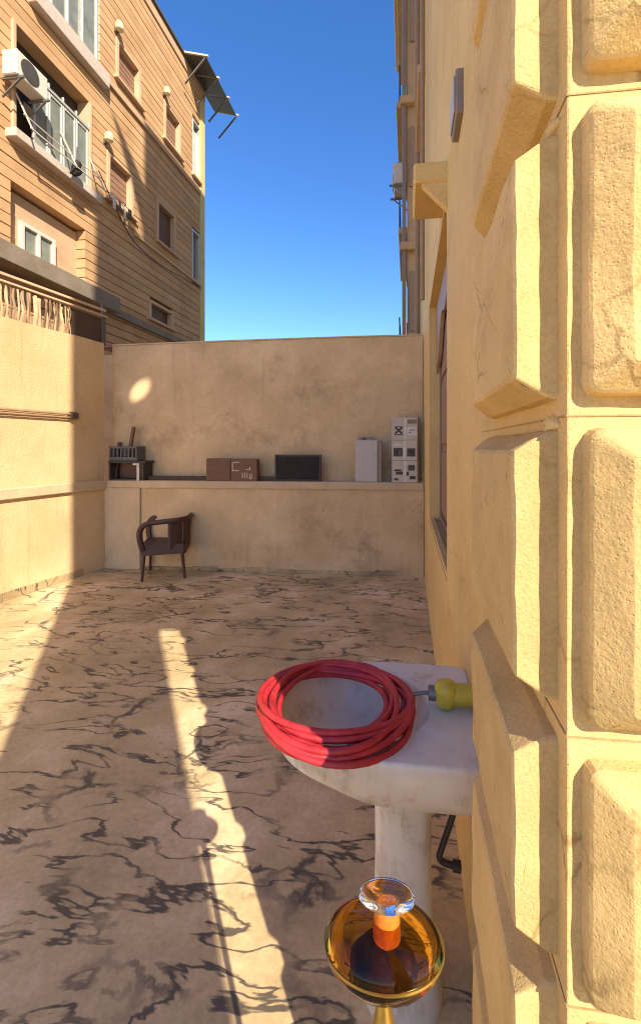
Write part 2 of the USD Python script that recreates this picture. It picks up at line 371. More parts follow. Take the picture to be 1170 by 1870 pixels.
# local frame: x along the wall away from the viewer, +y to the left (outside)
w = thing('boundary_wall', 'sunlit plastered boundary wall along the left side of the yard', 'wall', tuple(LWO), math.degrees(LWA))
top = [(0, 2.96)]
for t in np.arange(0.4, LWL, 0.4): top.append((t, 2.95 + nrs.uniform(-.012, .012)))
top.append((LWL, 2.95))
poly = Polygon([(0, 0), (LWL, 0)] + [(a, b) for a, b in reversed(top)])
def vert_panel(poly, y0, th):
    m = trimesh.creation.extrude_polygon(poly, th, engine='earcut')
    m.vertices = np.stack([m.vertices[:, 0], y0 + m.vertices[:, 2], m.vertices[:, 1]], 1)
    m.faces = m.faces[:, ::-1]
    return m
part(w, 'wall_body', vert_panel(poly, 0.0, 0.2), 'yard_plaster')
part(w, 'ledge', cbx(0, LWL - .02, -0.05, -0.002, 1.045, 1.165, 0.012), 'ledge_plaster')
t = 0.0; k = 0
while t < LWL - .31:
    part(w, 'skirting_tile', cbx(t, t + .298, -0.014, -0.001, 0.001, 0.085 + nrs.uniform(-.004, .004), 0.003), 'veined_skirting')
    t += 0.302

# pipe along the left wall
pw = thing('wall_pipe', 'thin painted pipe with dark end cap running along the left wall', 'pipe', tuple(LWO), math.degrees(LWA))
pe = (4.56 + 6) / 11.03 * LWL
for name, z, r in (('pipe', 1.985, .016), ('pipe', 1.945, .010)):
    part(pw, name, tube([(0, -.04, z), (pe / 2, -.042, z - .004), (pe, -.04, z)], r, 10), 'pipe_paint', 40)
part(pw, 'end_cap', trimesh.util.concatenate([tube([(pe - .03, -.04, 1.97), (pe + .05, -.04, 1.968)], .045, 12), tube([(pe, -.045, 1.97), (pe, .01, 1.97)], .03, 10)]), 'pipe_cap', 40)
for q in (2.0, 5.0, 8.0, 9.6):
    part(pw, 'clip', cbx(q, q + .03, -.062, 0.003, 1.93, 2.005, .003), 'pipe_cap')

# reed screen on top of the left wall
rs = thing('reed_screen', 'frayed reed screen hung from rails above the left wall', 'screen', tuple(LWO), math.degrees(LWA))
r0 = (2.6 + 6) / 11.03 * LWL; r1 = (4.62 + 6) / 11.03 * LWL
q = r0
while q < r1:
    wd = nrs.uniform(.018, .034); hgt = nrs.uniform(.30, .37); ph = nrs.uniform(-.03, .03)
    P = catmull([(q, .06 + ph * .3, 2.955), (q + ph * .4, .05 + nrs.uniform(-.02, .02), 3.08), (q + ph, .055 + nrs.uniform(-.02, .02), 3.2), (q + ph * .6, .06, 2.96 + hgt)], 3)
    part(rs, 'reed', tube(P, wd / 2, 5, 0.5), 'reed' if nrs.rand() < .72 else 'reed_dark', 60)
    q += wd * nrs.uniform(.75, 1.15)
part(rs, 'rail', cbx(r0 - .1, r1 + .5, .03, .055, 3.31, 3.335, .004), 'facade_trim')
part(rs, 'rail', cbx(r0 - .1, r1 + .5, .05, .075, 3.39, 3.42, .004), 'facade_trim')
part(rs, 'post', cbx(r1 + .45, r1 + .5, .056, .106, 2.94, 3.5, .004), 'coping_dark')
part(rs, 'dark_board', cbx(r1 + .02, r1 + .44, .08, .11, 2.95, 3.30, .004), 'board_dark')

# ------------------------------------------------------------------ back wall with shelf
A0 = np.array([lw_x(5.04) + .0, 5.04]); A1 = np.array([.19, 5.18])
BA = math.atan2(*(A1 - A0)[::-1]); BL = float(np.hypot(*(A1 - A0)))
bw = thing('back_wall', 'tall plastered wall closing the far end of the yard', 'wall', (A0[0], A0[1], 0), math.degrees(BA))
SH = 0.22
top = [(BL + 0.0, 3.02), (BL * .8, 3.018), (BL * .62, 3.01), (BL * .4, 2.998), (BL * .2, 2.985), (-.05, 2.97)]
part(bw, 'lower_wall', bx(0, BL, 0.0, SH + .25, 0, 1.06), 'back_plaster')
part(bw, 'upper_wall', vert_panel(Polygon([(-.05, 1.155), (BL, 1.155)] + top), SH, 0.25), 'back_plaster')
part(bw, 'shelf', cbx(0.052, BL - .002, -0.03, SH - .002, 1.06, 1.155, 0.008), 'ledge_plaster')
part(bw, 'pillar', cbx(.052, .50, -.028, -.001, 0.001, 1.058, .006), 'ledge_plaster')
cop = Polygon([(-.05, 2.972), (BL * .2, 2.987), (BL * .4, 3.0), (BL * .62, 3.012), (BL * .8, 3.02), (BL, 3.022), (BL, 3.04), (BL * .8, 3.038), (BL * .62, 3.03), (BL * .4, 3.018), (BL * .2, 3.005), (-.05, 2.99)])
part(bw, 'coping', vert_panel(cop, SH - .012, .27), 'ledge_plaster')
t = 0.53
while t < BL - .34:
    part(bw, 'skirting_tile', cbx(t, t + .33, -0.015, -0.001, 0.001, 0.05 + nrs.uniform(-.012, .012), 0.003), 'veined_skirting')
    t += 0.335

# ------------------------------------------------------------------ house on the right (pilaster, wall, window, rear wing)
PX, PY, PE = 0.175, 0.485, 1.02        # pilaster: left face x, front face y, far edge y
WX = 0.197
house = thing('house', 'tall ochre plastered house with rusticated corner on the right', 'house', (0, 0, 0))
HZ = 18.3
# window opening in the yard-side wall
Y0, Y1, Z0, Z1 = 2.17, 3.95, 0.90, 2.90
wall = MB().add(bx(WX, 1.6, PE, Y0, 0, HZ), bx(WX, 1.6, Y1, 7.4, 0, HZ), bx(WX, 1.6, Y0, Y1, 0, Z0), bx(WX, 1.6, Y0, Y1, Z1, HZ), bx(WX + .16, 1.6, Y0, Y1, Z0, Z1))
part(house, 'wall', wall, 'house_plaster')
prings = []
for zz in list(np.arange(0, 3.4, .015)) + [HZ]:
    e = [max(.0012, .011 * (meshkit.fbm(np.array([[zz * k, 1.5, 3.0 * k]]), 3, 5)[0] - .46)) for k in (14., 23.)]
    d = [.0016 * (meshkit.fbm(np.array([[zz * 6, k, 0.5]]), 2, 8)[0] - .5) for k in (1., 4.)]
    prings.append(np.array([(1.62, PY, zz), (1.62, PE, zz), (PX, PE, zz), (PX + d[0], PY + .03, zz), (PX + d[0], PY + e[0] + .001, zz), (PX + e[1] * .35, PY + e[0] * .35, zz), (PX + e[1] + .001, PY + d[1], zz), (PX + .03, PY + d[1], zz)]))
part(house, 'pilaster', loft(prings), 'pilaster_plaster')

def rusticated(p0, u, v, n, w_, h_, prof, rad=.016):
    """raised block on a plane: outlines shrink by inset (near, far, low, high) as they rise; rounded corners"""
    p0, u, v, n = (np.array(a, float) for a in (p0, u, v, n))
    rings = []
    for (i0, i1, i2, i3), rise, r in prof:
        pts = []
        for cx_, cy_, a0 in ((w_ - i1 - r, h_ - i3 - r, 0), (i0 + r, h_ - i3 - r, 90), (i0 + r, i2 + r, 180), (w_ - i1 - r, i2 + r, 270)):
            for a in np.radians(np.linspace(a0, a0 + 90, 4)):
                pts.append((cx_ + r * math.cos(a), cy_ + r * math.sin(a)))
        rings.append(np.array([p0 + u * a + v * b + n * rise for a, b in pts]))
    m = loft(rings, False, True)
    if np.dot(np.cross(u, v), n) < 0:
        m.faces = m.faces[:, ::-1]
    m = m.subdivide_to_size(0.03)
    d = (meshkit.fbm(m.vertices * 14.0, 3) - .5)[:, None]      # hand-trowelled, not machine-cut
    e = (meshkit.fbm(m.vertices * 30.0 + 9.0, 3) - .5)[:, None]
    m.vertices = m.vertices + n * d * 0.008 + u * e * .004 + v * (d - e) * .003
    return m
Q = 1.129
joints = [1.6 + (q - 1.6) * Q for q in (2.90, 2.58, 2.262, 1.945, 1.63, 1.315, 1.05, 0.76, 0.46, 0.16)]
for k_, (a, b) in enumerate(zip(joints[1:], joints[:-1])):
    h = b - a
    lo, hi = nrs.uniform(.016, .026), nrs.uniform(.012, .022)
    # block on the yard-side face
    part(house, 'quoin_block', rusticated((PX, PY + .028, a + lo), (0, 1, 0), (0, 0, 1), (-1, 0, 0), 0.36, h - lo - hi,
         [((0, 0, 0, 0), -.004, .006), ((.001, .002, .003, .003), .012, .006), ((.003, .03, .026, .026), .047, .004), ((.008, .036, .031, .031), .050, .004)]), 'quoin_stone', 25)
    # blocks on the face towards the street, in the sun
    for x0 in (PX + .015, PX + .015 + .44, PX + .015 + .88):
        part(house, 'quoin_block', rusticated((x0, PY, a + lo), (1, 0, 0), (0, 0, 1), (0, -1, 0), 0.41, h - lo - hi,
             [((0,) * 4, -.004, .014), ((.002,) * 4, .016, .014), ((.005,) * 4, .0195, .012), ((.034, .034, .03, .03), .041, .006), ((.042, .042, .038, .038), .043, .006)]), 'quoin_stone', 25)
    part(house, 'joint_line', bx(PX - .0012, PX + .4, PY - .0012, PE - .01, a - .0009, a + .0009), 'joint_dirt')
    # chipped plaster lump where the joint meets the corner
    if k_ in (2, 3):
        q = trimesh.creation.icosphere(2, .02); q.vertices *= (.6, 1.4, .7)
        q.vertices += (meshkit.fbm(q.vertices * 60, 3, 4) - .5)[:, None] * .02 + np.array([PX + .004, PY + .05, a - .008])
        part(house, 'plaster_lump', q, 'pilaster_plaster', 30)
z = 2.90
# window: frame, shutter leaves, shaped pelmet, sill
fr = MB()
for a, b, c, d in ((Y0 + .001, Y0 + .07, Z0 + .031, Z1), (Y1 - .07, Y1 - .001, Z0, Z1), (Y0 + .07, Y1 - .07, Z1 - .07, Z1 - .001), (Y0 + .07, Y1 - .07, Z0 + .001, Z0 + .07)):
    fr.add(cbx(WX + .094, WX + .135, a, b, c, d, .004))
wf = part(house, 'window_frame', fr, 'shutter_mauve')
mid = (Y0 + Y1) / 2
for a, b in ((Y0 + .075, mid - .005), (mid + .005, Y1 - .075)):
    s = part(house, 'shutter', cbx(WX + .115, WX + .145, a, b, Z0 + .072, Z1 - .072, .004), 'shutter_mauve')
    for q in range(3):
        h = (Z1 - Z0 - .2) / 3
        part(s, 'panel', cbx(WX + .102, WX + .114, a + .07, b - .07, Z0 + .12 + q * h, Z0 + .12 + (q + 1) * h - .07, .005), 'shutter_brown')
pts = [(Y0 + .005, Z1 - .005), (Y0 + .005, Z1 - .62)]
for q in np.linspace(0, 1, 41):
    pts.append((Y0 + .005 + q * (Y1 - Y0 - .01), Z1 - .62 + .42 * math.sin(math.pi * q) + .05 * math.cos(q * 6 * math.pi) - .05))
pts += [(Y1 - .005, Z1 - .005)]
pm = trimesh.creation.extrude_polygon(Polygon(pts), .03, engine='earcut')
pm.vertices = np.stack([WX + .062 + pm.vertices[:, 2], pm.vertices[:, 0], pm.vertices[:, 1]], 1)
part(house, 'pelmet', pm, 'pipe_paint')
part(house, 'sill', cbx(WX + .004, WX + .05, Y0 + .002, Y1 - .002, Z0 + .0005, Z0 + .03, .004), 'house_plaster')
part(house, 'window_hood', cbx(WX - .17, WX + .04, Y0 - .06, Y0 + .30, Z1 + .03, Z1 + .13, .01), 'house_plaster')
part(house, 'hood_bracket', hull([(WX + .01, Y0 - .05, Z1 + .029), (WX - .13, Y0 - .05, Z1 + .029), (WX + .01, Y0 - .05, Z1 - .12), (WX + .01, Y0 - .005, Z1 + .029), (WX - .13, Y0 - .005, Z1 + .029), (WX + .01, Y0 - .005, Z1 - .12)]), 'house_plaster')
# vents and small box high on the wall
vb = part(house, 'junction_box', cbx(WX - .028, WX + .01, 1.52, 1.68, 2.80, 2.96, .006), 'tin_edge')
part(vb, 'lid', cbx(WX - .035, WX - .0282, 1.535, 1.665, 2.815, 2.945, .003), 'tin_grey')
# upper windows with slabs
for zz in (6.0, 9.2, 12.4):
    u = part(house, 'upper_window', MB().add(cbx(WX - .03, WX + .02, 4.9, 4.98, zz, zz + 1.5, .005), cbx(WX - .03, WX + .02, 6.0, 6.08, zz, zz + 1.5, .005), cbx(WX - .03, WX + .02, 4.98, 6.0, zz + 1.42, zz + 1.5, .005)), 'facade_trim')
    part(u, 'shutter', cbx(WX - .012, WX + .006, 4.985, 5.995, zz, zz + 1.415, .003), 'shutter_brown')
    part(u, 'sill', cbx(WX - .09, WX + .02, 4.82, 6.16, zz - .09, zz - .002, .01), 'facade_trim')
for yy, r in ((4.3, .022), (6.6, .04)):
    part(house, 'downpipe', tube([(WX - .05, yy, 3.1), (WX - .05, yy, 9), (WX - .05, yy, HZ - .3)], r, 10), 'pipe_paint', 40)
# rear wing behind the viewer: pierced by a passage, a small oval opening and a high loggia opening
RY = -1.5
rp = Polygon([(.43, 0), (1.63, 0), (1.63, 16.75), (1.3, 16.8), (1.1, 16.35), (.8, 16.3), (.43, 15.9)])
rp = rp.difference(sbox(1.415, -1, 1.70, 4.3))
ov = affinity.rotate(affinity.scale(Point(1.33, 8.25).buffer(1, 24), .10, .21), -42)
rp = rp.difference(ov)
rp = rp.union(Polygon([(1.60, 16.7), (1.66, 16.7), (1.66, 18.4), (.78, 18.4), (1.2, 17.9), (1.60, 17.3)]))
m = trimesh.creation.extrude_polygon(rp, .06, engine='earcut')
m.vertices = np.stack([m.vertices[:, 0], RY - m.vertices[:, 2], m.vertices[:, 1]], 1)
part(house, 'rear_wing', m, 'house_plaster')

# ------------------------------------------------------------------ neighbour seen past the house on the right
nb = thing('far_house', 'shaded far house with balconies showing past the right-hand house', 'house', (0, 0, 0))
part(nb, 'wall', bx(-.02, 1.9, 8.4, 17, 0, 17.0), 'far_plaster')
for zz in (3.6, 6.5, 9.4, 12.3):
    b = part(nb, 'balcony', cbx(-.22 - .05 * (zz > 9), -.021, 9.6, 12.4, zz, zz + .14, .01), 'far_plaster')
    pl = MB()
    for yy in np.arange(9.65, 12.4, .22): pl.add(bx(-.21, -.19, yy, yy + .02, zz + .141, zz + .95))
    pl.add(bx(-.215, -.185, 9.6, 12.4, zz + .93, zz + .97))
    part(b, 'railing', pl, 'navy_shade')
    f = part(nb, 'window', cbx(-.05, -.021, 13.2, 14.4, zz + .6, zz + 1.9, .005), 'navy_shade')
    part(nb, 'ledge', cbx(-.16, .6, 8.26, 8.399, zz + 1.9, zz + 2.05, .01), 'far_plaster')
    part(nb, 'shutter', cbx(.03, .16, 8.36, 8.399, zz + .3, zz + 1.5, .004), 'pipe_paint')
part(nb, 'cornice', cbx(-.5, 1.9, 8.2, 17.2, 17.001, 17.25, .02), 'far_plaster')
part(nb, 'downpipe', tube([(-.08, 8.34, 0), (-.08, 8.34, 16.9)], .04, 8), 'tin_edge', 40)

# ------------------------------------------------------------------ apartment building beyond the left wall
S = 1.2364; FX = -6.8
def fy(y): return y * S
def fz(z): return 1.6 + (z - 1.6) * S
ap = thing('apartment_building', 'brown banded apartment building rising beyond the left wall', 'building', (0, 0, 0))
YE = fy(10.72); ZT = fz(11.2)
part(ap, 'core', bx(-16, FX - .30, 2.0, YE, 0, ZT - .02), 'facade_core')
WIN = {  # y0 y1 z0 z1 kind
    'a1': (5.55, 6.90, 8.35, 10.4, 'big'), 'a2': (7.34, 8.00, 8.62, 9.34, 'small'), 'a3': (8.90, 9.53, 8.62, 9.44, 'small'), 'a4': (10.12, 10.50, 8.62, 10.05, 'tall'),
    'b1': (5.22, 6.66, 6.00, 7.58, 'balcony'), 'b2': (7.10, 7.76, 6.20, 7.02, 'small'), 'b3': (8.62, 9.31, 6.15, 7.04, 'dark'), 'b4': (10.10, 10.48, 5.9, 7.2, 'tall'),
    'c1': (5.20, 6.55, 4.36, 5.27, 'wide'), 'c2': (8.35, 9.2, 4.36, 4.72, 'dark'), 'a0': (3.3, 4.3, 8.5, 9.5, 'small'), 'b0': (3.4, 4.6, 6.1, 7.4, 'dark')}
W2 = {k: (fy(a), fy(b), fz(c), fz(d), e) for k, (a, b, c, d, e) in WIN.items()}
YP = YE - .28                                  # yellow pier at the corner
ch = 0.2
zc = 2.6
while zc < ZT - .3:
    z0, z1 = zc, zc + ch - .02
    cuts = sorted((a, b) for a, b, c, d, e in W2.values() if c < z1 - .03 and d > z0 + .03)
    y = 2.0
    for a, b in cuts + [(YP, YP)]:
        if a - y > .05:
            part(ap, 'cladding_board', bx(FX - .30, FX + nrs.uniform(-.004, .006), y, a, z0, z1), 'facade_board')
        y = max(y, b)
    zc += ch
part(ap, 'corner_pier', cbx(FX - .3, FX + .03, YP + .003, YE + .03, 2.0, ZT - .3, .01), 'yellow_pier')
part(ap, 'lower_wall', bx(FX - .3, FX, 2.0, YP, 0, 2.58), 'facade_board')
part(ap, 'parapet', cbx(FX - .4, FX + .04, 2.0, YE + .04, ZT - .29, ZT, .01), 'facade_trim')
part(ap, 'coping', cbx(FX - .5, FX + .10, 2.0, YE + .1, ZT + .001, ZT + .07, .01), 'coping_dark')
part(ap, 'string_course', cbx(FX + .007, FX + .06, fy(6.95), YP, fz(8.28), fz(8.28) + .14, .008), 'facade_trim')
part(ap, 'string_course', cbx(FX + .007, FX + .05, fy(7.8), YP, fz(5.86), fz(5.86) + .09, .008), 'facade_trim')
part(ap, 'canopy', cbx(FX + .007, FX + .45, 2.0, fy(6.95), fz(4.0), fz(4.26), .012), 'concrete')
part(ap, 'string_course', cbx(FX + .007, FX + .08, fy(6.96), YP, fz(4.06), fz(4.2), .008), 'concrete')
for k, (a, b, c, d, e) in W2.items():
    if e in ('small', 'dark'):
        f = MB().add(cbx(FX - .2, FX + .025, a - .05, a + .045, c - .0, d + .05, .004), cbx(FX - .2, FX + .025, b - .045, b + .05, c, d + .05, .004), cbx(FX - .2, FX + .0245, a + .045, b - .045, d - .03, d + .049, .004))
        w_ = part(ap, 'window', f, 'facade_trim')
        part(w_, 'shutter', bx(FX - .16, FX - .12, a + .045, b - .045, c, d - .03), 'shutter_brown' if e == 'small' else 'shutter_shade')
        n = 7 if e == 'small' else 1
        for q in range(n if n > 1 else 0):
            zz = c + (d - c - .05) * q / n
            part(w_, 'slat', bx(FX - .119, FX - .108, a + .05, b - .05, zz + .012, zz + (d - c) / n - .012), 'shutter_brown')
        part(w_, 'sill', cbx(FX - .2, FX + .10, a - .12, b + .12, c - .075, c - .002, .008), 'facade_trim')
    elif e == 'tall':
        f = MB().add(cbx(FX - .15, FX + .015, a, a + .05, c, d, .004), cbx(FX - .15, FX + .015, b - .05, b, c, d, .004), cbx(FX - .15, FX + .0145, a + .05, b - .05, d - .06, d, .004))
        w_ = part(ap, 'window', f, 'aluminium')
        part(w_, 'pane', bx(FX - .12, FX - .1, a + .05, b - .05, c, d - .06), 'pane_grey')
        part(w_, 'sill', cbx(FX - .15, FX + .09, a - .06, b + .02, c - .08, c - .002, .008), 'facade_trim')
    elif e == 'big':
        w_ = part(ap, 'window', MB().add(cbx(FX - .12, FX - .03, a, a + .06, c, d, .004), cbx(FX - .12, FX - .03, b - .06, b, c, d, .004), cbx(FX - .119, FX - .031, (a + b) / 2 - .03, (a + b) / 2 + .03, c, d, .004)), 'aluminium')
        for q in range(4):
            ww = (b - a - .12) / 4
            part(w_, 'pane', bx(FX - .10, FX - .085 + (q % 2) * .02, a + .065 + q * ww, a + .055 + (q + 1) * ww, c + .02, d), 'pane_grey')
        for q in range(1, 4):
            part(w_, 'mullion', cbx(FX - .08, FX - .035, a + .06 + q * ww - .02, a + .06 + q * ww + .02, c + .02, d, .003), 'aluminium')
        part(w_, 'sill', cbx(FX - .2, FX + .16, a - .1, b + .1, c - .32, c - .003, .01), 'pale_sheet')
    elif e == 'balcony':
        # recessed opening with sliding aluminium panes that stand out of the wall, laundry rack rods
        w_ = part(ap, 'balcony_window', cbx(FX - .26, FX + .05, a - .02, a + .04, c, d, .004), 'facade_trim')
        part(w_, 'jamb', cbx(FX - .26, FX + .04, b - .04, b + .02, c, d, .004), 'facade_trim')
        part(w_, 'dark_room', bx(FX - .29, FX - .28, a + .04, b - .04, c, d), 'window_dark')
        part(w_, 'sill', cbx(FX - .28, FX + .20, a - .12, b + .12, c - .16, c - .003, .01), 'pale_sheet')
        y0 = a + .42 * (b - a) * .55; zt = d - .62
        for q in range(4):
            ww = (b - .05 - y0) / 4
            aa, bb = y0 + q * ww, y0 + (q + 1) * ww
            s = part(w_, 'sash', MB().add(cbx(FX - .03, FX + .01, aa, aa + .045, c + .1, zt, .003), cbx(FX - .03, FX + .01, bb - .045, bb, c + .1, zt, .003), cbx(FX - .03, FX + .0095, aa + .045, bb - .045, zt - .06, zt, .003), cbx(FX - .03, FX + .0095, aa + .045, bb - .045, c + .1, c + .15, .003)), 'aluminium')
            part(w_, 'pane', bx(FX - .018, FX - .008, aa + .045, bb - .045, c + .15, zt - .06), 'pane_grey')
        part(w_, 'rail', cbx(FX - .05, FX + .03, a + .04, b - .04, zt + .001, zt + .06, .004), 'aluminium')
        for q in range(5):
            part(w_, 'hook', cbx(FX - .02, FX + .02, y0 + q * ww - .015, y0 + q * ww + .015, zt + .061, zt + .15, .004), 'aluminium')
        for q in (0.02, .56, .98):
            yy = a + q * (b - a)
            part(w_, 'rack_rod', bar((FX + .02, yy, c + .75), (FX + .42, yy - .05, c - .02), .022), 'pale_sheet')
        part(w_, 'rack_rod', bar((FX + .41, a - .05, c - .0), (FX + .41, b, c - .0), .02), 'pale_sheet')
        part(w_, 'rack_rod', bar((FX + .28, a - .05, c + .25), (FX + .28, b, c + .25), .015), 'pale_sheet')
    elif e == 'wide':
        part(ap, 'recess_panel', bx(FX - .295, FX - .20, a, b, c, d), 'facade_trim')
        ya, yb, za, zb = fy(5.46), fy(6.06), fz(4.36), fz(4.90)
        w_ = part(ap, 'window', MB().add(cbx(FX - .199, FX - .12, ya, ya + .07, za, zb, .004), cbx(FX - .199, FX - .12, yb - .07, yb, za, zb, .004), cbx(FX - .199, FX - .121, ya + .07, yb - .07, zb - .07, zb, .004), cbx(FX - .199, FX - .121, (ya + yb) / 2 - .03, (ya + yb) / 2 + .03, za, zb - .07, .004)), 'ac_white')
        for p, q in ((ya + .07, (ya + yb) / 2 - .03), ((ya + yb) / 2 + .03, yb - .07)):
            part(w_, 'pane', bx(FX - .199, FX - .17, p, q, za, zb - .07), 'pane_grey')
        part(ap, 'sill', cbx(FX - .2, FX + .07, a - .08, b + .1, c - .07, c - .002, .01), 'facade_trim')

# small cream lamps beside the bathroom windows
def lamp(y, z, label):
    l = thing('wall_lamp', label, 'lamp', (FX + .006, y, z), 0, 'small cream lamps on the brown building')
    part(l, 'bracket', cbx(0, .05, -.04, .04, -.05, .05, .004), 'coping_dark')
    part(l, 'shade', lathe([(.03, -.0), (.085, .03), (.10, .12), (.07, .20), (.02, .22)], 14, (.11, 0, -.02)), 'lamp_cream', 40)
lamp(fy(7.28), fz(9.46), 'cream lamp at the nearer top-floor small window of the brown building')
lamp(fy(8.84), fz(9.56), 'cream lamp at the farther top-floor small window of the brown building')
lamp(fy(7.0), fz(7.16), 'cream lamp one floor lower, at the small window beside the glazed balcony')

# air conditioners
def ac_unit(loc, rz, label, s=1.0):
    a = thing('air_conditioner', label, 'air conditioner', loc, rz, None)
    part(a, 'casing', cbx(0, .28, -.30, .30, 0, .42, .015), 'ac_white')
    fan = lathe([(.165, 0), (.175, .006), (.175, .012), (.16, .016), (.05, .018), (.0, .018)], 24)
    fan.apply_transform(trimesh.transformations.rotation_matrix(math.pi / 2, [0, 1, 0])); fan.apply_translation((.281, -.06, .21))
    part(a, 'fan_grille', fan, 'ac_dark', 40)
    for yy in (-.24, .24):
        part(a, 'bracket', MB().add(bar((-.05, yy, -.02), (.36, yy, -.02), .035), bar((-.05, yy, -.32), (.3, yy, -.03), .025)), 'grey_metal')
    return a
ac_unit((FX + .10, fy(5.24), fz(6.60)), 0, 'white air conditioner on brackets beside the glazed balcony of the brown building')

# small things hung on the facade
hb = thing('hanging_bundle', 'small dark bundle hanging on the rack of the glazed balcony', 'bundle', (FX + .34, fy(6.05), fz(6.02)))
q = trimesh.creation.icosphere(3, .11); q.vertices *= (.8, .8, 1.35); q.vertices += (meshkit.fbm(q.vertices * 9, 3, 3) - .5)[:, None] * .12
part(hb, 'sack', q, 'screen_black', True); part(hb, 'cord', tube([(0, 0, .15), (.01, 0, .42)], .012, 6), 'black_pipe')
ld = thing('laundry', 'pale cloths pegged on a short line under the small middle window', 'laundry', (FX + .12, fy(7.02), fz(5.95)))
part(ld, 'line', tube(catmull([(0, -.1, .34), (.06, .3, .30), (0, .75, .33)], 6), .008, 6), 'black_pipe')
for q, (yy, hh) in enumerate(((.02, .30), (.20, .20), (.36, .33), (.54, .22))):
    P = np.array([(.05 + .015 * math.sin(i * 1.3 + q), yy + i * .035, 0) for i in range(4)])
    V = np.vstack([P + (0, 0, .315), P * (1, 1, 1) + (.012, 0, .315 - hh)]); F = []
    for i in range(3): F += [(i, i + 1, i + 5), (i, i + 5, i + 4)]
    V2 = V + (.006, 0, 0); n = len(V)
    F = F + [(a + n, c + n, b + n) for a, b, c in F] + [(4, 5, 5 + n), (4, 5 + n, 4 + n), (6, 7, 7 + n), (6, 7 + n, 6 + n), (0, 4, 4 + n), (0, 4 + n, n), (3, 7 + n, 7), (3, 3 + n, 7 + n)]
    part(ld, 'cloth', trimesh.Trimesh(np.vstack([V, V2]), F, process=False), ('ac_white', 'crate_grey', 'ac_white', 'board_dark')[q])
cb = thing('cable', 'thin dark cable drooping across the shaded part of the brown building', 'cable', (0, 0, 0))
part(cb, 'wire', tube(catmull([(FX + .06, fy(6.8), fz(6.5)), (FX + .09, fy(7.6), fz(5.75)), (FX + .08, fy(8.5), fz(5.62)), (FX + .08, fy(9.6), fz(5.7)), (FX + .06, YP, fz(5.78))], 6), .012, 6), 'black_pipe')

# roof awning
fa = ac_unit((-.03, 9.0, 7.1), 180, 'air conditioner on dark brackets jutting from the far house against the sky')
ra = thing('roof_awning', 'dark sheet awning on pale rafters at the top corner of the brown building', 'awning', (0, 0, 0))
za, zb = ZT + .06, ZT - .18
for q in range(3):
    y0 = YE - 1.35 + q * .75
    sh = hull([(FX - .05, y0, za), (FX - .05, y0 + .70, za), (FX - .05, y0, za + .02), (FX - .05, y0 + .70, za + .02), (FX + .78, y0, zb), (FX + .78, y0 + .70, zb), (FX + .78, y0, zb + .02), (FX + .78, y0 + .70, zb + .02)])
    part(ra, 'sheet', sh, 'dark_sheet')
for q in range(4):
    y0 = YE - 1.375 + q * .75
    part(ra, 'rafter', bar((FX - .05, y0, za + .03), (FX + .85, y0, zb + .03), .05), 'rafter_wood')
    part(ra, 'strut', bar((FX + .11, y0, ZT - .9), (FX + .75, y0, zb - .02), .04), 'coping_dark')

# lean-to with reddish sheet roof behind the back wall
lt = thing('lean_to', 'reddish sheet roof of a low lean-to behind the back wall', 'shed', (0, 0, 0))
part(lt, 'wall', bx(-5.6, -4.0, 6.3, 7.6, 0, 3.1), 'back_plaster')
for q in range(9):
    x0 = -5.75 + q * .21
    part(lt, 'roof_sheet', hull([(x0, 6.15, 3.19), (x0 + .2, 6.15, 3.19), (x0 + .1, 6.15, 3.235), (x0, 7.7, 3.5), (x0 + .2, 7.7, 3.5), (x0 + .1, 7.7, 3.545)]), 'red_sheet')

# ------------------------------------------------------------------ things on the back shelf (local frame of the back wall)
def on_shelf(name, label, cat, x, y=.1, z=1.155, rz=0.0, group=None):
    c, s = math.cos(BA), math.sin(BA)
    return thing(name, label, cat, (A0[0] + c * x - s * y, A0[1] + s * x + c * y, z), math.degrees(BA) + rz, group)
def sx(xw): return (xw - A0[0])      # from world x at the wall to along-wall

# crates on the left
c1 = on_shelf('open_crate', 'dark open-fronted crate at the left end of the back shelf', 'crate', .40 - .10, .09)
part(c1, 'base', cbx(-.24, .24, -.1, .1, 0, .02, .003), 'crate_dark'); part(c1, 'top', cbx(-.24, .27, -.11, .1, .225, .255, .003), 'crate_dark')
part(c1, 'side', cbx(-.24, -.215, -.1, .1, .0205, .2245, .003), 'crate_dark'); part(c1, 'side', cbx(.215, .24, -.1, .1, .0205, .2245, .003), 'crate_dark')
part(c1, 'back_panel', cbx(-.2145, .2145, .08, .1, .0205, .2245, .003), 'box_brown')
p1 = on_shelf('pale_bracket', 'pale upright bracket standing before the open crate on the back shelf', 'bracket', .47, -.015)
part(p1, 'post', cbx(-.016, .016, -.008, .008, 0, .20, .003), 'print_pale'); part(p1, 'arm', cbx(-.07, .016, -.008, .008, .2005, .225, .003), 'print_pale')
c2 = on_shelf('slatted_crate', 'grey slatted plastic crate on top of the open crate', 'crate', .25, .09, 1.155 + .256)
part(c2, 'base', cbx(-.19, .19, -.09, .09, 0, .05, .004), 'crate_grey')
for q in range(8):
    xx = -.19 + q * .0515
    part(c2, 'slat', cbx(xx, xx + .02, -.09, -.075, .0505, .16, .002), 'crate_grey')
part(c2, 'rim', MB().add(cbx(-.195, .195, -.095, -.073, .1605, .19, .004), cbx(-.195, .195, .07, .092, .1605, .19, .004), cbx(-.195, -.172, -.073, .07, .1605, .19, .004), cbx(.172, .195, -.073, .07, .1605, .19, .004)), 'crate_grey')
part(c2, 'back_panel', cbx(-.19, .19, .075, .09, .0505, .16, .003), 'crate_grey')
for xx in (-.188, .17):
    part(c2, 'side_panel', cbx(xx, xx + .016, -.073, .073, .0505, .16, .003), 'crate_grey')
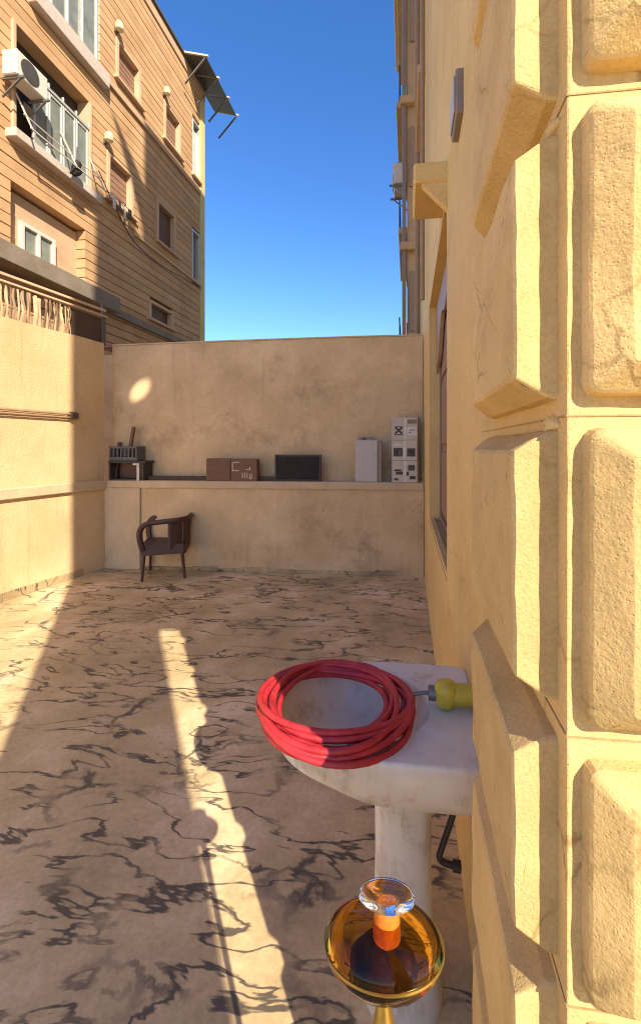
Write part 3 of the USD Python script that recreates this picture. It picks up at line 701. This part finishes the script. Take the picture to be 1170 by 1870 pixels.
st = on_shelf('stick', 'short wooden stick poking up out of the slatted crate', 'stick', .30, .08, 1.155 + .306)
tag(st); part(st, 'shaft', bar((-.02, 0, 0), (.03, .03, .40), .035), 'box_brown')
lb = on_shelf('leaning_board', 'narrow dark board leaning in the corner by the slatted crate', 'board', .085, .08)
part(lb, 'board', bar((0, 0, 0.01), (-.0, .10, .50), .05, .02), 'board_dark')
# plank
pk = on_shelf('plank', 'long dark plank lying along the back shelf behind the boxes', 'plank', 1.35, .13)
part(pk, 'board', cbx(-.80, .98, -.06, .06, 0, .05, .005), 'board_dark')
# brown box with white marks
bb = on_shelf('brown_case', 'brown two-part case with white marks on its right half', 'case', sx(-2.235), .055)
part(bb, 'left_half', cbx(-.335, -.01, -.07, .03, 0, .29, .008), 'box_brown'); part(bb, 'right_half', cbx(-.009, .335, -.075, .03, 0, .285, .008), 'box_brown')
mk = MB()
for (a, b, c, d) in ((.01, .022, .13, .24), (.022, .10, .13, .142), (.03, .11, .235, .247), (.19, .25, .145, .157), (.235, .25, .157, .18), (.14, .152, .04, .11), (.17, .182, .04, .115), (.20, .212, .04, .11), (.235, .26, .03, .042), (.235, .247, .042, .10), (.26, .272, .03, .10)):
    mk.add(bx(a, b, -.0785, -.0752, c, d))
part(bb, 'marks', mk, 'box_print')
for q in range(3):
    part(bb, 'slat', cbx(-.325, -.02, -.0745, -.0702, .04 + q * .085, .10 + q * .085, .002), 'box_brown')
# black screen
bs = on_shelf('black_panel', 'flat black rectangular panel propped upright on the back shelf', 'panel', sx(-1.388), .06, 1.155)
part(bs, 'frame', MB().add(cbx(-.30, .30, -.03, .0, 0, .025, .003), cbx(-.30, .30, -.03, .0, .315, .34, .003), cbx(-.30, -.275, -.03, .0, .0255, .3145, .003), cbx(.275, .30, -.03, .0, .0255, .3145, .003)), 'crate_dark')
part(bs, 'face', bx(-.274, .274, -.022, -.002, .0255, .3145), 'screen_black')
part(bs, 'foot', cbx(-.1, .1, .001, .09, 0, .02, .003), 'crate_dark')
# pale tin
tn = on_shelf('tin_box', 'tall plain pale grey tin with a small cap, left of the printed cartons', 'tin', sx(-.486), .06)
part(tn, 'body', cbx(-.165, .115, -.08, .06, 0, .525, .012), 'tin_grey'); part(tn, 'side_flange', cbx(.1165, .165, -.07, .06, 0, .515, .008), 'tin_edge')
part(tn, 'cap', lathe([(.045, 0), (.05, .005), (.05, .03), (.04, .035)], 18, (-.09, -.01, .526)), 'tin_edge', 40)
part(tn, 'handle', tube(catmull([(-.05, -.01, .52), (-.03, -.01, .55), (.05, -.01, .55), (.07, -.01, .52)], 5), .007, 8), 'tin_edge', 40)
# printed cartons
def carton(i, h, label, marks):
    z = 1.155 + sum(CH[:i]) + .001 * i
    c = on_shelf('printed_carton', label, 'carton', sx(-.02), .05, z, (0, -2, 1.5)[i], 'pale printed cartons stacked at the right end of the back shelf')
    part(c, 'front', cbx(-.175, .135, -.09, .06, 0, h, .006), 'carton')
    part(c, 'side_panel', cbx(.1352, .155, -.088, .06, 0.002, h - .002, .003), 'carton_side')
    part(c, 'tape', bx(-.03, -.005, -.0925, -.0903, .004, h - .004), 'print_pale')
    for (a, b, c0, d0, mat) in marks:
        part(c, 'print', bx(a, b, -.0936, -.0904, c0 * h, d0 * h), mat)
    return c
CH = (.27, .25, .28)
carton(0, CH[0], 'bottom carton of the printed stack on the back shelf', [(-.15, -.06, .52, .60, 'print_dark'), (-.13, -.045, .36, .50, 'print_dark'), (-.15, -.10, .1, .2, 'print_dark'), (.02, .10, .55, .80, 'print_dark'), (.04, .11, .15, .3, 'print_dark'), (.0, .03, .32, .5, 'print_dark')])
carton(1, CH[1], 'middle carton of the printed stack on the back shelf', [(-.155, -.045, .2, .62, 'print_dark'), (-.12, -.07, .3, .5, 'print_pale'), (.01, .11, .2, .6, 'print_dark'), (.03, .09, .3, .5, 'carton'), (-.15, .0, .75, .82, 'print_pale')])
c3 = carton(2, CH[2], 'topmost printed carton with a dark cross mark in a square', [(-.15, -.045, .22, .26, 'print_dark'), (-.15, -.045, .56, .60, 'print_dark'), (.01, .12, .2, .58, 'print_pale'), (.02, .06, .3, .34, 'print_dark'), (.03, .10, .42, .46, 'print_dark'), (.01, .12, .72, .9, 'shutter_mauve')])
part(c3, 'cross_mark', MB().add(bar((-.14, -.0922, .08), (-.055, -.0922, .155), .022, .0028), bar((-.14, -.0948, .155), (-.055, -.0948, .08), .022, .002)), 'print_dark')

# ------------------------------------------------------------------ chair
ch_ = thing('armchair', 'dark brown plastic tub armchair standing before the back wall', 'chair', (-3.0, 4.90, 0), 203)
seat = sbox(-.21, -.20, .23, .20).buffer(.03)
sm = trimesh.creation.extrude_polygon(seat, .035, engine='earcut'); sm.apply_translation((0, 0, .385))
part(ch_, 'seat', sm, 'chair_plastic', 30)
apn = trimesh.creation.extrude_polygon(seat.buffer(.004).difference(seat.buffer(-.015)), .09, engine='earcut'); apn.apply_translation((0, 0, .30))
part(ch_, 'apron', apn, 'chair_plastic', 30)
half = [(.225, .235, .36), (.255, .25, .50), (.245, .262, .62), (.17, .27, .685), (.02, .27, .70), (-.16, .245, .71), (-.25, .14, .715)]
P = catmull(half + [(-.275, 0, .715)] + [(a, -b, c) for a, b, c in reversed(half)], 6)
part(ch_, 'arm_rail', tube(P, .026, 10, 1.3), 'chair_plastic', 40)
bk = []
for a in np.radians(np.linspace(105, 255, 25)):
    bk.append((.25 * math.cos(a) * 1.02, .262 * math.sin(a) * .98))
outer = Polygon([(x * 1.03, y * 1.03) for x, y in bk] + [(x * .95, y * .95) for x, y in reversed(bk)])
s_ = trimesh.creation.extrude_polygon(outer, .33, engine='earcut'); s_.apply_translation((0, 0, .375))
part(ch_, 'back_panel', s_, 'chair_plastic', 30)
for a in (105, 142, 180, 218, 255):
    a = math.radians(a)
    part(ch_, 'back_rib', bar((.25 * math.cos(a), .257 * math.sin(a), .36), (.255 * math.cos(a), .262 * math.sin(a), .70), .03), 'chair_plastic')
for sxx, syy in ((1, 1), (1, -1), (-1, 1), (-1, -1)):
    t0, t1 = np.array([.205 * sxx + .01, .205 * syy, .385]), np.array([.235 * sxx, .235 * syy, 0.0])
    part(ch_, 'leg', tube([t0, t0 * .5 + t1 * .5, t1], [.024, .019, .015], 8), 'chair_plastic', 40)

# ------------------------------------------------------------------ wash basin
sk = thing('wash_basin', 'white porcelain pedestal wash basin against the right-hand house', 'sink', (0, 0, 0))
N = 96
cc = np.array([-.14, 1.255])
ell = affinity.translate(affinity.scale(Point(0, 0).buffer(1, 48), .36, .242), -.08, 1.255)
outl = ell.union(sbox(-.06, 1.013, WX - .002, 1.497)).buffer(-.04).buffer(.08).buffer(-.04).intersection(sbox(-2, 1.003, WX - .002, 2))
def ray_ring(poly, z, n=N):
    out = []
    from shapely.geometry import LineString
    for a in np.linspace(0, 2 * np.pi, n, endpoint=False):
        l = LineString([cc, cc + 2 * np.array([math.cos(a), math.sin(a)])])
        p = l.intersection(poly.exterior)
        p = p if p.geom_type == 'Point' else max(p.geoms, key=lambda g: g.distance(Point(cc)))
        out.append((p.x, p.y, z))
    return np.array(out)
R0 = ray_ring(outl, 0)
def scaled(sx_, sy_, z, ox=WX - .002):
    r = R0.copy(); r[:, 0] = ox + (r[:, 0] - ox) * sx_; r[:, 1] = 1.255 + (r[:, 1] - 1.255) * sy_; r[:, 2] = z
    return r
bowl = affinity.translate(affinity.scale(Point(0, 0).buffer(1, 48), .225, .185), -.165, 1.255)
B0 = ray_ring(bowl, 0)
def bw_(s, z):
    r = B0.copy(); r[:, 0] = -.165 + (r[:, 0] + .165) * s; r[:, 1] = 1.255 + (r[:, 1] - 1.255) * s; r[:, 2] = z
    return r
rings = [scaled(.42, .42, .63), scaled(.58, .62, .645), scaled(.78, .84, .685), scaled(.93, .965, .735), scaled(.985, .992, .79), scaled(1, 1, .805), scaled(1, 1, .818), scaled(.992, .985, .826), scaled(.98, .965, .828),
         bw_(1.03, .824), bw_(1.0, .818), bw_(.96, .79), bw_(.86, .75), bw_(.68, .715), bw_(.4, .70), bw_(.1, .695)]
part(sk, 'basin', loft(rings), 'porcelain', 50)
def ped(hx, hy, z, e=2.6, cx_=-.015):
    a = np.linspace(0, 2 * np.pi, 48, endpoint=False)
    return np.stack([cx_ + hx * np.sign(np.cos(a)) * np.abs(np.cos(a)) ** (2 / e), 1.255 + hy * np.sign(np.sin(a)) * np.abs(np.sin(a)) ** (2 / e), np.full(48, z)], 1)
part(sk, 'pedestal', loft([ped(.115, .115, 0), ped(.115, .115, .03), ped(.10, .10, .09), ped(.088, .088, .2), ped(.083, .083, .4), ped(.085, .087, .56), ped(.10, .10, .64), ped(.13, .12, .66)]), 'porcelain', 50)
dr = lathe([(.022, 0), (.022, .004), (.012, .005), (.0, .003)], 20, (-.165, 1.255, .6965))
part(sk, 'drain', dr, 'grey_metal', 40)
part(sk, 'waste_pipe', tube(catmull([(.15, 1.22, .64), (.128, 1.22, .54), (.095, 1.22, .435), (.09, 1.22, .41), (.105, 1.22, .398), (.140, 1.22, .392)], 6), .009, 10), 'black_pipe', 40)
part(sk, 'pipe_end', tube([(.128, 1.22, .393), (.150, 1.22, .391)], .015, 12), 'black_pipe', 40)

# tap fitting lying on the basin deck
tp = thing('hose_tap', 'yellow tap fitting with a thin grey spout at the back of the wash basin', 'tap', (.112, 1.255, .866))
def xcyl(x0, x1, r, seg=20, y=0., z=0.):
    m_ = tube([(x0, y, z), (x1, y, z)], r, seg); return m_
part(tp, 'body', MB().add(lathe([(.02, -.038), (.026, -.03), (.036, -.01), (.036, .018), (.026, .032), (.012, .036)], 20), xcyl(.0, .078, .030)), 'brass_yellow', 40)
part(tp, 'collar', xcyl(-.052, -.03, .021), 'grey_metal', 40)
part(tp, 'spout', tube(catmull([(-.05, 0, 0), (-.08, -.004, -.002), (-.12, -.01, -.012)], 4), .0055, 8), 'grey_metal', 40)

# red hose coil on the basin
hz = []
loops = 11
for i in range(loops * 40 + 1):
    a = 2 * math.pi * i / 40
    l = i / 40
    k = l / loops
    j1 = math.sin(a * .31 + 1.0) * .008 + math.sin(a * .173 + 2) * .010
    th = a + .6
    wt = .30 + .70 * (0.5 + .5 * math.cos(th - .5))          # bundled tight at the front left, loose at the back right
    u1, u2 = 0.5 + .5 * math.sin(l * 2.4 + .6), 0.5 + .5 * math.sin(l * 1.9 + 2.0)
    rx = .226 - (.018 + .052 * wt) * u1 + j1 * .5
    ry = .208 - (.018 + .045 * wt) * u2 + j1 * .5
    ox, oy = -.205 + .014 * math.sin(l * 1.7), 1.208 + .012 * math.cos(l * 2.1)
    out = 1 - max(u1, u2) * .9
    zz = .839 + .030 * (0.5 + .5 * math.sin(l * 3.3 + 1)) * (1.25 - wt * .5) + .006 * math.sin(a + l) + .014 * max(0, -math.cos(th)) * k - .018 * max(0, -math.sin(th)) * max(0, out)
    hz.append((ox + rx * math.cos(a + .6), oy + ry * math.sin(a + .6), zz))
ho = thing('garden_hose', 'coil of red rubber hose lying round the rim of the wash basin', 'hose', (0, 0, 0))
part(ho, 'coil', tube(hz, .0088, 10), 'red_rubber', True)

# ------------------------------------------------------------------ amber glass vessel on a stem, close to the viewer
gx, gy = -.030, .51
gv = thing('glass_vessel', 'round amber glass vessel with a flared clear top on a slim gilt stem', 'vase', (gx, gy, 0))
def flat(m, k=.70, dx=0.0):
    m.vertices[:, 1] *= k; m.vertices[:, 0] += dx
    return m
part(gv, 'body', flat(lathe([(0.001, .944), (.022, .945), (.044, .953), (.060, .966), (.0705, .981), (.0725, .9905), (.0712, .997), (.064, 1.006), (.048, 1.0135), (.030, 1.018), (.0175, 1.021)], 64), .68), 'amber_glass', True)
syr = flat(lathe([(0.001, .950), (.020, .951), (.030, .956), (.036, .962), (.037, .967), (.030, .970), (.020, .968), (.010, .972), (.001, .970)], 40), .66)
syr.vertices += ((meshkit.fbm(syr.vertices * 70, 3, 2) - .5)[:, None] * (.008, .008, .008))
part(gv, 'dark_sediment', syr, 'dark_syrup', 40)
part(gv, 'rim_band', flat(lathe([(.0722, .9895), (.0737, .9895), (.0737, .9930), (.0722, .9930)], 64, closed=False), .68), 'gilt')
part(gv, 'neck', flat(lathe([(.009, .987), (.016, .995), (.0165, 1.019), (.015, 1.030), (.011, 1.036)], 32), .78, .004), 'orange_wax', 40)
part(gv, 'stopper', flat(lathe([(.010, 1.0365), (.017, 1.038), (.030, 1.0435), (.0345, 1.048), (.033, 1.052), (.025, 1.0535), (.016, 1.0505), (.001, 1.0495)], 48), .58, .004), 'clear_glass', True)
part(gv, 'stem', lathe([(.015, .9435), (.011, .935), (.008, .92), (.014, .89), (.009, .86), (.007, .5), (.008, .06), (.012, .03)], 24), 'gilt', 40)
part(gv, 'foot', lathe([(.085, 0), (.085, .012), (.06, .018), (.02, .029), (.0, .0295)], 32), 'gilt', 40)
